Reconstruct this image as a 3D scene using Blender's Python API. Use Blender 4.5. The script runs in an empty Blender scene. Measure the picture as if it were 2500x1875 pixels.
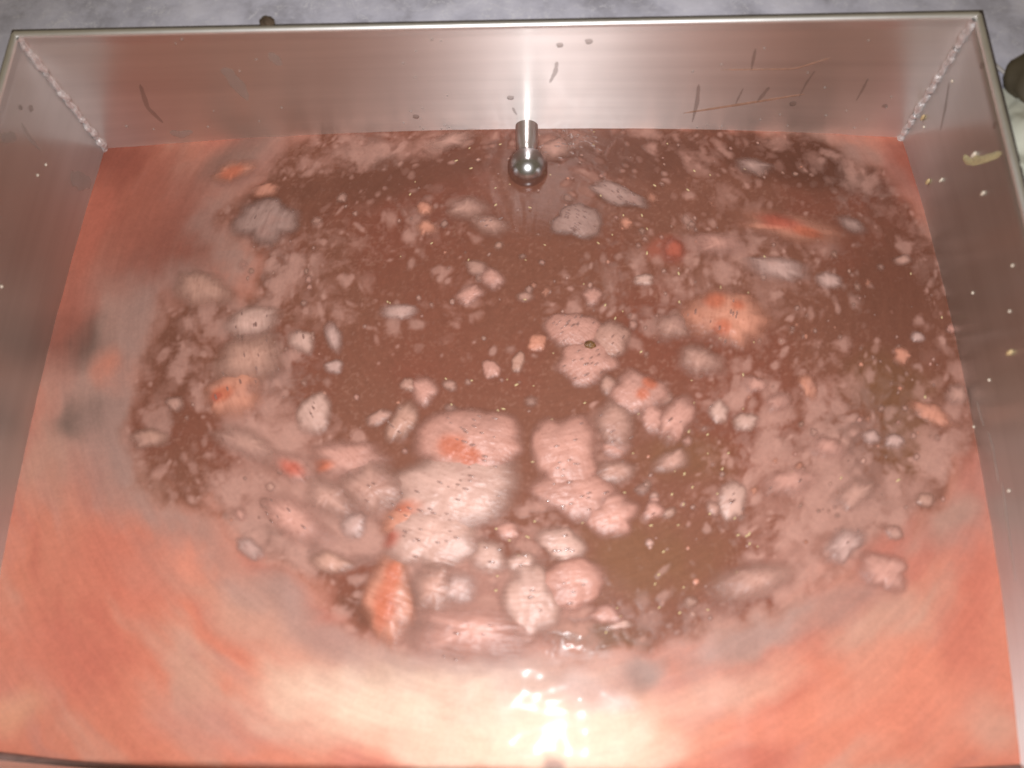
import bpy, math, random
import numpy as np
from mathutils import Matrix, Vector

# ------------------------------------------------------------------ camera, world, lamp, exposure
S = bpy.context.scene
COL = S.collection
PITCH, ROLL, YAW = 1.19942, -0.10497, -0.10922
CAM = np.array([0.03654, -0.18659, 0.52311])
FPX = 2050.0
cp, sp_ = math.cos(PITCH), math.sin(PITCH)
FW = np.array([math.sin(YAW)*cp, math.cos(YAW)*cp, -sp_])
RT0 = np.array([math.cos(YAW), -math.sin(YAW), 0.0])
UP0 = np.cross(RT0, FW)
RT = math.cos(ROLL)*RT0 + math.sin(ROLL)*UP0
UP = -math.sin(ROLL)*RT0 + math.cos(ROLL)*UP0

cam = bpy.data.cameras.new('camera')
cam.sensor_width = 36.0
cam.lens = FPX/2500*36.0
cam.clip_start = 0.01
cam.clip_end = 50
cam.dof.use_dof = True
cam.dof.focus_distance = 0.68
cam.dof.aperture_fstop = 4.2
camo = bpy.data.objects.new('camera', cam)
COL.objects.link(camo)
camo.matrix_world = Matrix(((RT[0], UP[0], -FW[0], CAM[0]), (RT[1], UP[1], -FW[1], CAM[1]),
                            (RT[2], UP[2], -FW[2], CAM[2]), (0, 0, 0, 1)))
S.camera = camo

world = bpy.data.worlds.new('World')
S.world = world
world.use_nodes = True
bg = world.node_tree.nodes['Background']
bg.inputs['Color'].default_value = (1.0, 0.80, 0.50, 1)
bg.inputs['Strength'].default_value = 0.16

# the phone's flash, beside the lens
sl = bpy.data.lights.new('phone_flash', 'SPOT')
sl.energy = 18.5
sl.color = (0.97, 0.975, 1.0)
sl.shadow_soft_size = 0.009
sl.spot_size = math.radians(118)
sl.spot_blend = 1.0
slo = bpy.data.objects.new('phone_flash', sl)
COL.objects.link(slo)
lp = CAM + RT*0.006 - UP*0.016
slo.location = lp
aim = np.array([0.02, -0.09, 0.0]) - lp
slo.rotation_euler = Vector(aim).to_track_quat('-Z', 'Y').to_euler()

S.view_settings.view_transform = 'Standard'
S.view_settings.look = 'None'
S.view_settings.exposure = 0.0
S.view_settings.gamma = 1.0
S.render.engine = 'CYCLES'
S.cycles.max_bounces = 8
S.cycles.transparent_max_bounces = 16

# ------------------------------------------------------------------ helpers
W, D, T = 0.60, 0.42035, 0.115          # inside of the tank, height of the steel above the liquid
HX, HY = W/2, D/2

def at(px, py, z=0.0):                   # a traced point laid on the plane of the liquid
    d = FW + RT*((px-1250.0)/FPX) - UP*((py-937.5)/FPX)
    k = (z-CAM[2])/d[2]
    return CAM + d*k

def perlin_factory(seed):
    rs = np.random.RandomState(seed)
    perm = rs.permutation(512)
    ang = rs.rand(512)*2*np.pi
    gx, gy = np.cos(ang), np.sin(ang)
    def f(x, y):
        x = np.asarray(x, float); y = np.asarray(y, float)
        xi = np.floor(x).astype(int); yi = np.floor(y).astype(int)
        xf = x-xi; yf = y-yi
        u = xf*xf*xf*(xf*(xf*6-15)+10); v = yf*yf*yf*(yf*(yf*6-15)+10)
        def g(ix, iy, dx, dy):
            h = perm[(perm[ix & 511]+iy) & 511]
            return gx[h]*dx+gy[h]*dy
        a = g(xi, yi, xf, yf); b = g(xi+1, yi, xf-1, yf)
        c = g(xi, yi+1, xf, yf-1); d = g(xi+1, yi+1, xf-1, yf-1)
        return (a+(b-a)*u+(c-a)*v+(a-b-c+d)*u*v)*1.5
    return f
NZ = [perlin_factory(k) for k in range(12)]
def fbm(k, x, y, o=4, g=0.5):
    r = 0; a = 1.0; t = 0
    for i in range(o):
        r = r+a*NZ[(k+i) % 12](x*2**i+i*17.3, y*2**i-i*9.1); t += a; a *= g
    return r/t*1.25
def sst(a, b, x):
    t = np.clip((x-a)/(b-a), 0, 1); return t*t*(3-2*t)

CENTRE = at(1280, 690)[:2]
def flow(x, y):                          # the swirl: radius and arc length about its eye
    dx = x-CENTRE[0]; dy = y-CENTRE[1]
    r = np.sqrt(dx*dx+dy*dy); a = np.arctan2(dx, -dy)
    return r, a
def streak(k, x, y, fr, fa, o=3):
    r, a = flow(x, y)
    w = sst(math.pi-0.7, math.pi, a)
    return fbm(k, r*fr, a*fa, o)*(1-w)+fbm(k, r*fr, (a-2*math.pi)*fa, o)*w

def mesh_np(name, V, Q, mat, parent=None, smooth=True, attrs=None, loc=None):
    me = bpy.data.meshes.new(name)
    V = np.asarray(V, dtype=np.float32)
    Q = np.asarray(Q, dtype=np.int32)
    n = Q.shape[1]
    me.vertices.add(len(V)); me.vertices.foreach_set('co', V.ravel())
    me.loops.add(Q.size); me.loops.foreach_set('vertex_index', Q.ravel())
    me.polygons.add(len(Q))
    me.polygons.foreach_set('loop_start', np.arange(0, Q.size, n, dtype=np.int32))
    me.polygons.foreach_set('use_smooth', np.full(len(Q), smooth))
    me.update(calc_edges=True)
    for an, (kind, data) in (attrs or {}).items():
        at_ = me.attributes.new(an, kind, 'POINT')
        key = {'FLOAT_COLOR': 'color', 'FLOAT_VECTOR': 'vector', 'FLOAT': 'value'}[kind]
        at_.data.foreach_set(key, np.asarray(data, dtype=np.float32).ravel())
    me.materials.append(mat)
    o = bpy.data.objects.new(name, me)
    COL.objects.link(o)
    if parent: o.parent = parent
    if loc is not None: o.location = loc
    return o

def grid_faces(nu, nv):
    i = np.arange(nu-1)[:, None]*nv+np.arange(nv-1)[None, :]
    i = i.ravel()
    return np.stack([i, i+nv, i+nv+1, i+1], 1)

def tag(o, label=None, cat=None, group=None, kind=None):
    if label: o['label'] = label
    if cat: o['category'] = cat
    if group: o['group'] = group
    if kind: o['kind'] = kind
    return o

def empty(name, loc=(0, 0, 0)):
    o = bpy.data.objects.new(name, None); COL.objects.link(o); o.location = loc
    o.empty_display_size = 0.02
    return o

def tube_arrays(P, Rr, seg=10, squash=None):
    P = np.asarray(P, float); n = len(P); V = []
    tan = np.gradient(P, axis=0)
    tan /= np.linalg.norm(tan, axis=1)[:, None]+1e-12
    ref = np.array([0.31, 0.17, 0.93])
    for i in range(n):
        t = tan[i]
        a = np.cross(t, ref); a /= np.linalg.norm(a); b = np.cross(t, a)
        r = Rr[i] if hasattr(Rr, '__len__') else Rr
        for k in range(seg):
            th = 2*math.pi*k/seg
            V.append(P[i]+r*(math.cos(th)*a+math.sin(th)*b))
    Q = []
    for i in range(n-1):
        for k in range(seg):
            k2 = (k+1) % seg
            Q.append((i*seg+k, i*seg+k2, (i+1)*seg+k2, (i+1)*seg+k))
    return np.array(V), np.array(Q)

def lump_arrays(c, rx, ry, rz, axu=(1, 0, 0), axv=(0, 1, 0), axw=(0, 0, 1), nu=10, nv=6, seed=0, rough=0.12):
    """a closed uneven ellipsoid"""
    axu, axv, axw = map(np.array, (axu, axv, axw))
    V = []
    for j in range(nv+1):
        ph = math.pi*j/nv
        for i in range(nu):
            th = 2*math.pi*i/nu
            p = np.array([math.sin(ph)*math.cos(th), math.sin(ph)*math.sin(th), math.cos(ph)])
            k = 1+rough*float(NZ[seed % 12](p[0]*1.7+seed*3.1+p[2], p[1]*1.7-p[2]*1.3+seed))
            V.append(np.array(c)+k*(p[0]*rx*axu+p[1]*ry*axv+p[2]*rz*axw))
    Q = []
    for j in range(nv):
        for i in range(nu):
            i2 = (i+1) % nu
            Q.append((j*nu+i, (j+1)*nu+i, (j+1)*nu+i2, j*nu+i2))
    return np.array(V), np.array(Q)

# ------------------------------------------------------------------ materials
def new_mat(name):
    m = bpy.data.materials.new(name); m.use_nodes = True
    return m, m.node_tree.nodes, m.node_tree.links, m.node_tree.nodes['Principled BSDF']
def noise(n, l, vec, scale, detail=4, rough=0.55):
    t = n.new('ShaderNodeTexNoise')
    t.inputs['Scale'].default_value = scale; t.inputs['Detail'].default_value = detail
    t.inputs['Roughness'].default_value = rough
    l.new(vec, t.inputs['Vector']); return t
def ramp(n, l, fac, stops):
    r = n.new('ShaderNodeValToRGB'); l.new(fac, r.inputs['Fac'])
    e = r.color_ramp.elements
    while len(e) < len(stops): e.new(0.5)
    for i, (p, c) in enumerate(stops):
        e[i].position = p; e[i].color = c if len(c) == 4 else (*c, 1)
    return r
def mapping(n, l, src, scale, rot=(0, 0, 0)):
    mp = n.new('ShaderNodeMapping'); mp.inputs['Scale'].default_value = scale
    mp.inputs['Rotation'].default_value = rot
    l.new(src, mp.inputs['Vector']); return mp.outputs['Vector']
def bump(n, l, h, strength, dist, normal=None):
    b = n.new('ShaderNodeBump'); b.inputs['Strength'].default_value = strength
    b.inputs['Distance'].default_value = dist
    l.new(h, b.inputs['Height'])
    if normal: l.new(normal, b.inputs['Normal'])
    return b.outputs['Normal']
def mathn(n, l, op, a, b):
    m = n.new('ShaderNodeMath'); m.operation = op
    for i, s in enumerate((a, b)):
        if hasattr(s, 'is_output') or hasattr(s, 'links'): l.new(s, m.inputs[i])
        else: m.inputs[i].default_value = s
    return m.outputs[0]

def steel(name, axis, base=(0.95, 0.875, 0.84), rlo=0.38, rhi=0.58, mixf=0.15):
    """brushed sheet: a sharp and a wide lobe, brushed along one axis, smeared and splashed"""
    m, n, l, p = new_mat(name)
    tc = n.new('ShaderNodeTexCoord')
    sc = {'x': (3, 260, 260), 'y': (260, 3, 260)}[axis]
    v = mapping(n, l, tc.outputs['Object'], sc)
    nb = noise(n, l, v, 1.0, 3, 0.6)
    smear = noise(n, l, mapping(n, l, tc.outputs['Object'], {'x': (1.5, 40, 40), 'y': (40, 1.5, 40)}[axis]), 1.6, 5, 0.6)
    cr = ramp(n, l, smear.outputs['Fac'], [(0.3, tuple(c*0.93 for c in base)), (0.55, base), (0.75, tuple(min(1, c*1.04) for c in base))])
    b1 = bump(n, l, nb.outputs['Fac'], 0.06, 0.0004)
    p.inputs['Metallic'].default_value = 1.0
    l.new(cr.outputs['Color'], p.inputs['Base Color'])
    rr = ramp(n, l, smear.outputs['Fac'], [(0.3, (rlo*0.97,)*3), (0.75, (rlo*1.04,)*3)])
    l.new(rr.outputs['Color'], p.inputs['Roughness'])
    tg = n.new('ShaderNodeCombineXYZ'); tg.inputs[2].default_value = 1.0   # glare spreads up and down, across the brushing
    l.new(tg.outputs[0], p.inputs['Tangent'])
    p.inputs['Anisotropic'].default_value = 0.9
    l.new(b1, p.inputs['Normal'])
    q = n.new('ShaderNodeBsdfPrincipled')
    q.inputs['Metallic'].default_value = 1.0
    q.inputs['Roughness'].default_value = rhi
    q.inputs['Anisotropic'].default_value = 0.95
    l.new(tg.outputs[0], q.inputs['Tangent'])
    l.new(cr.outputs['Color'], q.inputs['Base Color'])
    l.new(b1, q.inputs['Normal'])
    mx = n.new('ShaderNodeMixShader')
    mx.inputs['Fac'].default_value = mixf
    l.new(p.outputs[0], mx.inputs[1]); l.new(q.outputs[0], mx.inputs[2])
    l.new(mx.outputs[0], n['Material Output'].inputs['Surface'])
    return m

M = {}
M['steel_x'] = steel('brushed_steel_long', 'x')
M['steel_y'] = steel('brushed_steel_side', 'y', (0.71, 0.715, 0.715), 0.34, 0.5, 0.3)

def simple(name, col, rough=0.5, metal=0.0, nscale=60, var=0.25, bmp=0.0, coat=0.0, alpha=1.0):
    m, n, l, p = new_mat(name)
    tc = n.new('ShaderNodeTexCoord')
    t = noise(n, l, tc.outputs['Object'], nscale, 5, 0.6)
    cr = ramp(n, l, t.outputs['Fac'], [(0.25, tuple(c*(1-var) for c in col)), (0.75, tuple(min(1, c*(1+var)) for c in col))])
    l.new(cr.outputs['Color'], p.inputs['Base Color'])
    p.inputs['Roughness'].default_value = rough; p.inputs['Metallic'].default_value = metal
    p.inputs['Coat Weight'].default_value = coat
    p.inputs['Alpha'].default_value = alpha
    if bmp: l.new(bump(n, l, t.outputs['Fac'], bmp, 0.002), p.inputs['Normal'])
    return m
M['rim'] = simple('polished_rim', (0.95, 0.93, 0.91), 0.52, 1.0, 90, 0.06)
M['weld'] = simple('weld_metal', (0.80, 0.745, 0.73), 0.36, 0.5, 330, 0.22, 0.7)
M['rim_strip'] = simple('dark_strip', (0.055, 0.040, 0.034), 0.6, 0, 120, 0.3, 0.3)
M['chrome'] = simple('polished_chrome', (0.60, 0.59, 0.60), 0.24, 1.0, 40, 0.04)
M['rod'] = simple('rod_steel', (0.72, 0.69, 0.68), 0.33, 1.0, 40, 0.05)
M['clump'] = simple('dirt', (0.10, 0.065, 0.04), 0.8, 0, 300, 0.4, 0.5)
M['olive'] = simple('olive_rubber', (0.085, 0.065, 0.038), 0.7, 0, 40, 0.25, 0.2)
M['bag'] = simple('glossy_white_film', (0.62, 0.62, 0.52), 0.16, 0, 30, 0.15, 0.0, 0.4)
M['wire'] = simple('thin_wire', (0.55, 0.50, 0.47), 0.4, 0.3, 60, 0.1)
M['grain'] = simple('grain_husk', (0.62, 0.46, 0.24), 0.45, 0, 900, 0.3, 0.3)
M['palegrain'] = simple('pale_grain', (0.78, 0.68, 0.55), 0.45, 0, 900, 0.2, 0.3)
M['residue'] = simple('dried_residue', (0.85, 0.68, 0.38), 0.3, 0, 500, 0.4, 0.5, alpha=0.75)
M['splash'] = simple('liquid_splash', (0.20, 0.125, 0.10), 0.25, 0.3, 200, 0.3, alpha=0.27)
M['limescale'] = simple('pale_scale', (0.55, 0.49, 0.45), 0.5, 0.5, 700, 0.3, 0.4, alpha=0.32)
M['scratch'] = simple('bright_scratch', (0.85, 0.60, 0.45), 0.35, 0.8, 300, 0.2, alpha=0.7)

# liquid: colour, film and swirl come from the mesh's own attributes
def liquid_mat():
    m, n, l, p = new_mat('red_brown_liquid')
    a = n.new('ShaderNodeAttribute'); a.attribute_name = 'tint'
    f = n.new('ShaderNodeAttribute'); f.attribute_name = 'flow'
    tc = n.new('ShaderNodeTexCoord')
    s1 = noise(n, l, mapping(n, l, f.outputs['Vector'], (300, 50, 50)), 1.0, 4, 0.6)
    s2 = noise(n, l, tc.outputs['Object'], 420, 3, 0.6)
    mixc = n.new('ShaderNodeMix'); mixc.data_type = 'RGBA'; mixc.blend_type = 'MULTIPLY'
    mixc.inputs['Factor'].default_value = 1.0
    l.new(a.outputs['Color'], mixc.inputs[6])
    av = mathn(n, l, 'ADD', s1.outputs['Fac'], s2.outputs['Fac'])
    cr = ramp(n, l, mathn(n, l, 'MULTIPLY', av, 0.5), [(0.30, (0.90,)*3), (0.5, (1, 1, 1)), (0.70, (1.0,)*3)])
    cr.color_ramp.elements[2].color = (1.10, 1.1, 1.1, 1)
    l.new(cr.outputs['Color'], mixc.inputs[7])
    l.new(mixc.outputs[2], p.inputs['Base Color'])
    rg = mathn(n, l, 'ADD', mathn(n, l, 'MULTIPLY', a.outputs['Alpha'], 0.62), 0.24)
    l.new(rg, p.inputs['Roughness'])
    p.inputs['IOR'].default_value = 1.34
    p.inputs['Specular IOR Level'].default_value = 0.33
    p.inputs['Coat Weight'].default_value = 0.035; p.inputs['Coat Roughness'].default_value = 0.11; p.inputs['Coat IOR'].default_value = 1.33
    l.new(bump(n, l, s1.outputs['Fac'], 0.12, 0.0010), p.inputs['Normal'])
    return m
M['liquid'] = liquid_mat()

def foam_mat():
    m, n, l, p = new_mat('bubbly_foam')
    a = n.new('ShaderNodeAttribute'); a.attribute_name = 'tint'
    f = n.new('ShaderNodeAttribute'); f.attribute_name = 'flow'
    tc = n.new('ShaderNodeTexCoord')
    s1 = noise(n, l, mapping(n, l, f.outputs['Vector'], (380, 60, 60)), 1.0, 4, 0.6)
    s2 = noise(n, l, f.outputs['Vector'], 150, 2, 0.5)
    vo = n.new('ShaderNodeTexVoronoi'); vo.inputs['Scale'].default_value = 330
    l.new(f.outputs['Vector'], vo.inputs['Vector'])
    pit = ramp(n, l, vo.outputs['Distance'], [(0.10, (0.72, 0.66, 0.66)), (0.30, (1, 1, 1))])
    lum = ramp(n, l, s1.outputs['Fac'], [(0.30, (0.88, 0.85, 0.84)), (0.5, (1, 1, 1)), (0.72, (1, 1, 1))])
    lum.color_ramp.elements[2].color = (1.10, 1.10, 1.10, 1)
    m1 = n.new('ShaderNodeMix'); m1.data_type = 'RGBA'; m1.blend_type = 'MULTIPLY'; m1.inputs['Factor'].default_value = 1
    l.new(a.outputs['Color'], m1.inputs[6]); l.new(lum.outputs['Color'], m1.inputs[7])
    m2 = n.new('ShaderNodeMix'); m2.data_type = 'RGBA'; m2.blend_type = 'MULTIPLY'; m2.inputs['Factor'].default_value = 0.5
    l.new(m1.outputs[2], m2.inputs[6]); l.new(pit.outputs['Color'], m2.inputs[7])
    l.new(m2.outputs[2], p.inputs['Base Color'])
    p.inputs['Roughness'].default_value = 0.42; p.inputs['Specular IOR Level'].default_value = 0.35
    hh = mathn(n, l, 'ADD', s1.outputs['Fac'], mathn(n, l, 'MULTIPLY', vo.outputs['Distance'], 0.6))
    l.new(bump(n, l, hh, 0.35, 0.0014), p.inputs['Normal'])
    # the foam thins out to a film at its edge
    e = mathn(n, l, 'ADD', a.outputs['Alpha'], mathn(n, l, 'MULTIPLY', mathn(n, l, 'SUBTRACT', s2.outputs['Fac'], 0.5), 0.14))
    mr = n.new('ShaderNodeMapRange'); mr.interpolation_type = 'SMOOTHSTEP'
    mr.inputs['From Min'].default_value = 0.0; mr.inputs['From Max'].default_value = 0.8
    l.new(e, mr.inputs['Value'])
    l.new(mr.outputs['Result'], p.inputs['Alpha'])
    return m
M['foam'] = foam_mat()

def bubble_mat():
    m, n, l, p = new_mat('wet_bubble_skin')
    tc = n.new('ShaderNodeTexCoord')
    t = noise(n, l, tc.outputs['Object'], 300, 2)
    cr = ramp(n, l, t.outputs['Fac'], [(0.3, (0.24, 0.12, 0.095)), (0.7, (0.44, 0.26, 0.22))])
    l.new(cr.outputs['Color'], p.inputs['Base Color'])
    p.inputs['Roughness'].default_value = 0.2
    p.inputs['Specular IOR Level'].default_value = 1.0
    p.inputs['Alpha'].default_value = 0.6
    return m
M['bubble'] = bubble_mat()

def floor_mat():
    m, n, l, p = new_mat('mottled_grey_floor')
    tc = n.new('ShaderNodeTexCoord')
    t = noise(n, l, tc.outputs['Object'], 26, 6, 0.62)
    cr = ramp(n, l, t.outputs['Fac'], [(0.30, (0.31, 0.295, 0.335)), (0.5, (0.56, 0.545, 0.63)), (0.68, (0.70, 0.68, 0.77))])
    w = noise(n, l, tc.outputs['Object'], 60, 3)
    w.inputs['Distortion'].default_value = 2.2
    vo = n.new('ShaderNodeTexVoronoi'); vo.feature = 'DISTANCE_TO_EDGE'; vo.inputs['Scale'].default_value = 95
    ad = n.new('ShaderNodeMix'); ad.data_type = 'RGBA'; ad.blend_type = 'LINEAR_LIGHT'; ad.inputs['Factor'].default_value = 0.03
    l.new(tc.outputs['Object'], ad.inputs[6]); l.new(w.outputs['Color'], ad.inputs[7])
    l.new(ad.outputs[2], vo.inputs['Vector'])
    er = ramp(n, l, vo.outputs['Distance'], [(0.02, (1, 1, 1)), (0.10, (0, 0, 0))])
    mk = ramp(n, l, w.outputs['Fac'], [(0.50, (0, 0, 0)), (0.66, (1, 1, 1))])
    mm = mathn(n, l, 'MULTIPLY', er.outputs['Color'], mk.outputs['Color'])
    mx = n.new('ShaderNodeMix'); mx.data_type = 'RGBA'
    l.new(mathn(n, l, 'MULTIPLY', mm, 0.7), mx.inputs[0]); l.new(cr.outputs['Color'], mx.inputs[6])
    mx.inputs[7].default_value = (0.78, 0.76, 0.8, 1)
    l.new(mx.outputs[2], p.inputs['Base Color'])
    p.inputs['Roughness'].default_value = 0.42
    l.new(bump(n, l, t.outputs['Fac'], 0.4, 0.004), p.inputs['Normal'])
    return m
M['floor'] = floor_mat()

# ------------------------------------------------------------------ the floor round the tank
def frame_sheet(x0, x1, y0, y1, X, z, thick):
    xs = [-X, x0, x1, X]; ys = [-X, y0, y1, X]
    V = [(x, y, zz) for zz in (z, z-thick) for x in xs for y in ys]
    Q = []
    for i in range(3):
        for j in range(3):
            if i == 1 and j == 1: continue
            a = i*4+j
            Q.append((a, a+4, a+5, a+1)); Q.append((16+a, 16+a+1, 16+a+5, 16+a+4))
    for a, b in ((5, 6), (6, 10), (10, 9), (9, 5)):
        Q.append((a, b, b+16, a+16))
    return np.array(V, float), np.array(Q)
FZ = T-0.012
V, Q = frame_sheet(-HX-0.012, HX+0.012, -HY-0.03, HY+0.0105, 2.5, FZ, 0.03)
tag(mesh_np('floor', V, Q, M['floor'], smooth=False), kind='structure')

# ------------------------------------------------------------------ steel tank
tank = tag(empty('steel_tank', (0, 0, 0)),
           'rectangular brushed stainless steel tank with welded corners, full of swirling liquid', 'tank')
BOWB = at(1285, 314)[1]-HY
BOWR = at(2328, 791)[0]-HX
BOWL = -at(147, 723)[0]-HX
BOWF = 0.0125
FYY = HY+0.0055                        # the front wall stands a little further out
print('bows', BOWB, BOWR, BOWL)
ZB = -0.05
def bowed(u): return (1-np.abs(u)**2.2)
def wall(name, side, bow, mat, thick=0.0018, zlo=ZB, zhi=T):
    nu, nv = 60, 18
    u = np.linspace(-1, 1, nu); z = np.linspace(zlo, zhi, nv)
    U, Z = np.meshgrid(u, z, indexing='ij')
    k = np.clip(1-Z/T, 0, 1.0)**1.0
    out = bow*bowed(U)*k
    V = []
    for off in (0.0, thick):
        if side == 'back':  P = (U*HX, HY+out+off, Z)
        if side == 'front': P = (U*HX, -FYY-out-off, Z)
        if side == 'left':  P = (-HX-out-off, np.where(U < 0, U*FYY, U*HY), Z)
        if side == 'right': P = (HX+out+off, np.where(U < 0, U*FYY, U*HY), Z)
        V.append(np.stack([p+0*U for p in P], -1).reshape(-1, 3))
    n = nu*nv
    Q = grid_faces(nu, nv)
    flip = side in ('back', 'left')
    Qi = Q if not flip else Q[:, ::-1]
    Qo = Qi[:, ::-1]+n
    top = [(i*nv+nv-1, (i+1)*nv+nv-1, n+(i+1)*nv+nv-1, n+i*nv+nv-1) for i in range(nu-1)]
    return mesh_np(name, np.concatenate(V), np.concatenate([Qi, Qo, np.array(top)]), mat, tank)
wall('back_wall', 'back', BOWB, M['steel_x'])
wall('side_wall', 'left', BOWL, M['steel_y'])
wall('side_wall', 'right', BOWR, M['steel_y'])
wall('front_wall', 'front', BOWF, M['steel_x'])

# folded rim, one length per side
rr = 0.0022
def rim(a, b, name='rim'):
    P = np.linspace(a, b, 40)
    V, Q = tube_arrays(P, rr, 12)
    return mesh_np(name, V, Q, M['rim'], tank)
zc = T+0.0008
e = 0.0012
rim((-HX-e, HY+e, zc), (HX+e, HY+e, zc)); rim((-HX-e, -FYY-e, zc), (HX+e, -FYY-e, zc))
rim((-HX-e, -FYY-e, zc-0.0003), (-HX-e, HY+e, zc-0.0003)); rim((HX+e, -FYY-e, zc-0.0003), (HX+e, HY+e, zc-0.0003))
# dark strip between rim and floor
V, Q = frame_sheet(-HX-0.0035, HX+0.0035, -FYY-0.0035, HY+0.0035, 1, T-0.0045, 0.01)
V[:, 0] = np.where(V[:, 0] <= -1, -HX-0.0085, np.where(V[:, 0] >= 1, HX+0.0085, V[:, 0]))
V[:, 1] = np.where(V[:, 1] <= -1, -FYY-0.0085, np.where(V[:, 1] >= 1, HY+0.0105, V[:, 1]))
mesh_np('dark_strip', V, Q, M['rim_strip'], tank, smooth=False)
# weld beads up the corners
rnd = random.Random(4)
for sx in (-1, 1):
    for sy in (1, -1):
        n = 90
        z = np.linspace(ZB, T+0.0012, n)
        P = np.stack([np.full(n, sx*(HX-0.0006)), np.full(n, HY-0.0006 if sy > 0 else -FYY+0.0006), z], 1)
        P[:, 0] += 0.0006*np.sin(np.arange(n)*0.9+sx); P[:, 1] += 0.0005*np.cos(np.arange(n)*1.3)
        tt = np.arange(n)*1.0
        Rr = 0.0025+0.0012*fbm(3+sx, tt*.21+sy*9, tt*0+sx*5.5, 3)+0.0007*fbm(6, tt*.6, tt*0+sx, 2)+0.0006*np.array([rnd.random()-.5 for _ in range(n)])
        if sx > 0: Rr = Rr*np.where(z < 0.03, 0.85, 1.05)
        V, Q = tube_arrays(P, Rr, 10)
        mesh_np('weld_seam', V, Q, M['weld'], tank)
# dark band added where the front wall meets the liquid
V, Q = tube_arrays(np.stack([np.linspace(-HX, HX, 60), -FYY-BOWF*bowed(np.linspace(-1, 1, 60))*0.98+0.0005, np.full(60, 0.001)], 1),
                   0.0032+0.0003*np.sin(np.arange(60)*0.7), 10)
mesh_np('front_band', V, Q, simple('dark_band', (.22, .135, .115), .5, .3, 200, .2), tank)

# runs, drops, scale and scratches that sit on the sheet metal
def on_wall(px, py, side):
    d = FW + RT*((px-1250.0)/FPX) - UP*((py-937.5)/FPX)
    best = None
    for it in range(6):
        z = 0.05 if best is None else best[2]
        if side == 'back':
            u = 0 if best is None else best[0]/HX
            yy = HY+BOWB*(1-abs(np.clip(u, -1, 1))**2.2)*max(0, 1-z/T)
            k = (yy-CAM[1])/d[1]
        else:
            s, b = (1, BOWR) if side == 'right' else (-1, BOWL)
            u = 0 if best is None else best[1]/HY
            xx = s*(HX+b*(1-abs(np.clip(u, -1, 1))**2.2)*max(0, 1-z/T))
            k = (xx-CAM[0])/d[0]
        best = CAM+d*k
    return best
NRM = {'back': np.array([0, -1., 0]), 'right': np.array([-1., 0, 0]), 'left': np.array([1., 0, 0])}
def mark(name, side, pts, width, mat, thick=0.0004, seed=1, taper=0.5):
    """a thin raised run or smear following traced points on a wall"""
    P = np.array([on_wall(x, y, side) for x, y in pts])
    t = np.linspace(0, 1, len(P)); tt = np.linspace(0, 1, 14)
    C = np.stack([np.interp(tt, t, P[:, k]) for k in range(3)], 1)
    nrm = NRM[side]
    V = []; nseg = 5
    tan = np.gradient(C, axis=0); tan /= np.linalg.norm(tan, axis=1)[:, None]+1e-9
    for i in range(14):
        b = np.cross(nrm, tan[i]); b /= np.linalg.norm(b)+1e-9
        w = width*(1-taper+taper*math.sin(math.pi*min(1, 0.08+tt[i]*0.98)))*(1+0.45*float(NZ[seed % 12](tt[i]*5+seed, seed*1.7)))
        if i in (0, 13): w *= 0.25
        for j in range(nseg):
            s = (j/(nseg-1)*2-1)
            V.append(C[i]+b*w*s+nrm*(0.00015+thick*(1-s*s)*(0.2 if i in (0, 13) else 1)))
    return mesh_np(name, np.array(V), grid_faces(14, nseg), mat, tank)
def blob(name, side, px, py, r, mat, thick=0.0007, seed=0, stretch=1.0):
    c = on_wall(px, py, side); nrm = NRM[side]
    axu = np.array([1., 0, 0]) if side == 'back' else np.array([0, 1., 0])
    V, Q = lump_arrays(c+nrm*0.0002, r, r*stretch, thick, axu, (0, 0, 1), nrm, 10, 6, seed, 0.35)
    return mesh_np(name, V, Q, mat, tank)
random.seed(3)
for i, (pts, w) in enumerate([
        ([(1706, 205), (1702, 250), (1690, 298)], 0.0024), ([(1845, 118), (1840, 140), (1834, 172)], 0.0016),
        ([(1990, 172), (1970, 200), (1950, 238)], 0.0012), ([(1878, 212), (1862, 232), (1848, 250)], 0.0022),
        ([(2120, 190), (2105, 220), (2090, 246)], 0.0014), ([(1815, 215), (1802, 240), (1795, 256)], 0.0012),
        ([(342, 205), (360, 262), (398, 300)], 0.0034), ([(1360, 150), (1356, 175), (1342, 202)], 0.0022),
        ([(1252, 262), (1256, 272), (1262, 280)], 0.0016)]):
    mark('drip_run', 'back', pts, w*.62, M['splash'], seed=i+2)
for i, (x, y, r) in enumerate([(1367, 109, .0022), (1438, 100, .0026), (1246, 238, .0024), (1015, 284, .0026), (1936, 252, .0026), (2160, 258, .002)]):
    blob('droplet', 'back', x, y, r, M['splash'], seed=i)
for i, (pts, w) in enumerate([([(548, 165), (575, 200), (605, 245)], 0.0045), ([(660, 128), (672, 145), (684, 160)], 0.0035),
                              ([(415, 322), (440, 328), (470, 320)], 0.004)]):
    mark('scale_smear', 'back', pts, w, M['limescale'], seed=i+5)
mark('scratch', 'back', [(1668, 276), (1810, 254), (1965, 229)], 0.0011, M['scratch'], thick=0.0003, seed=3, taper=0.2)
mark('scratch', 'back', [(2030, 140), (1940, 168), (1760, 170)], 0.0006, M['scratch'], thick=0.0002, seed=6, taper=0.3)
for i in range(44):
    x = random.choice([random.uniform(300, 700), random.uniform(980, 1110), random.uniform(1660, 2190)]); y = random.uniform(95, 318) if random.random() < .45 else random.uniform(255, 318)
    blob('scale_speck', 'back', x, y, random.uniform(.0005, .0010), M['limescale'], 0.0005, i, random.uniform(.7, 1.2))
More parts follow.
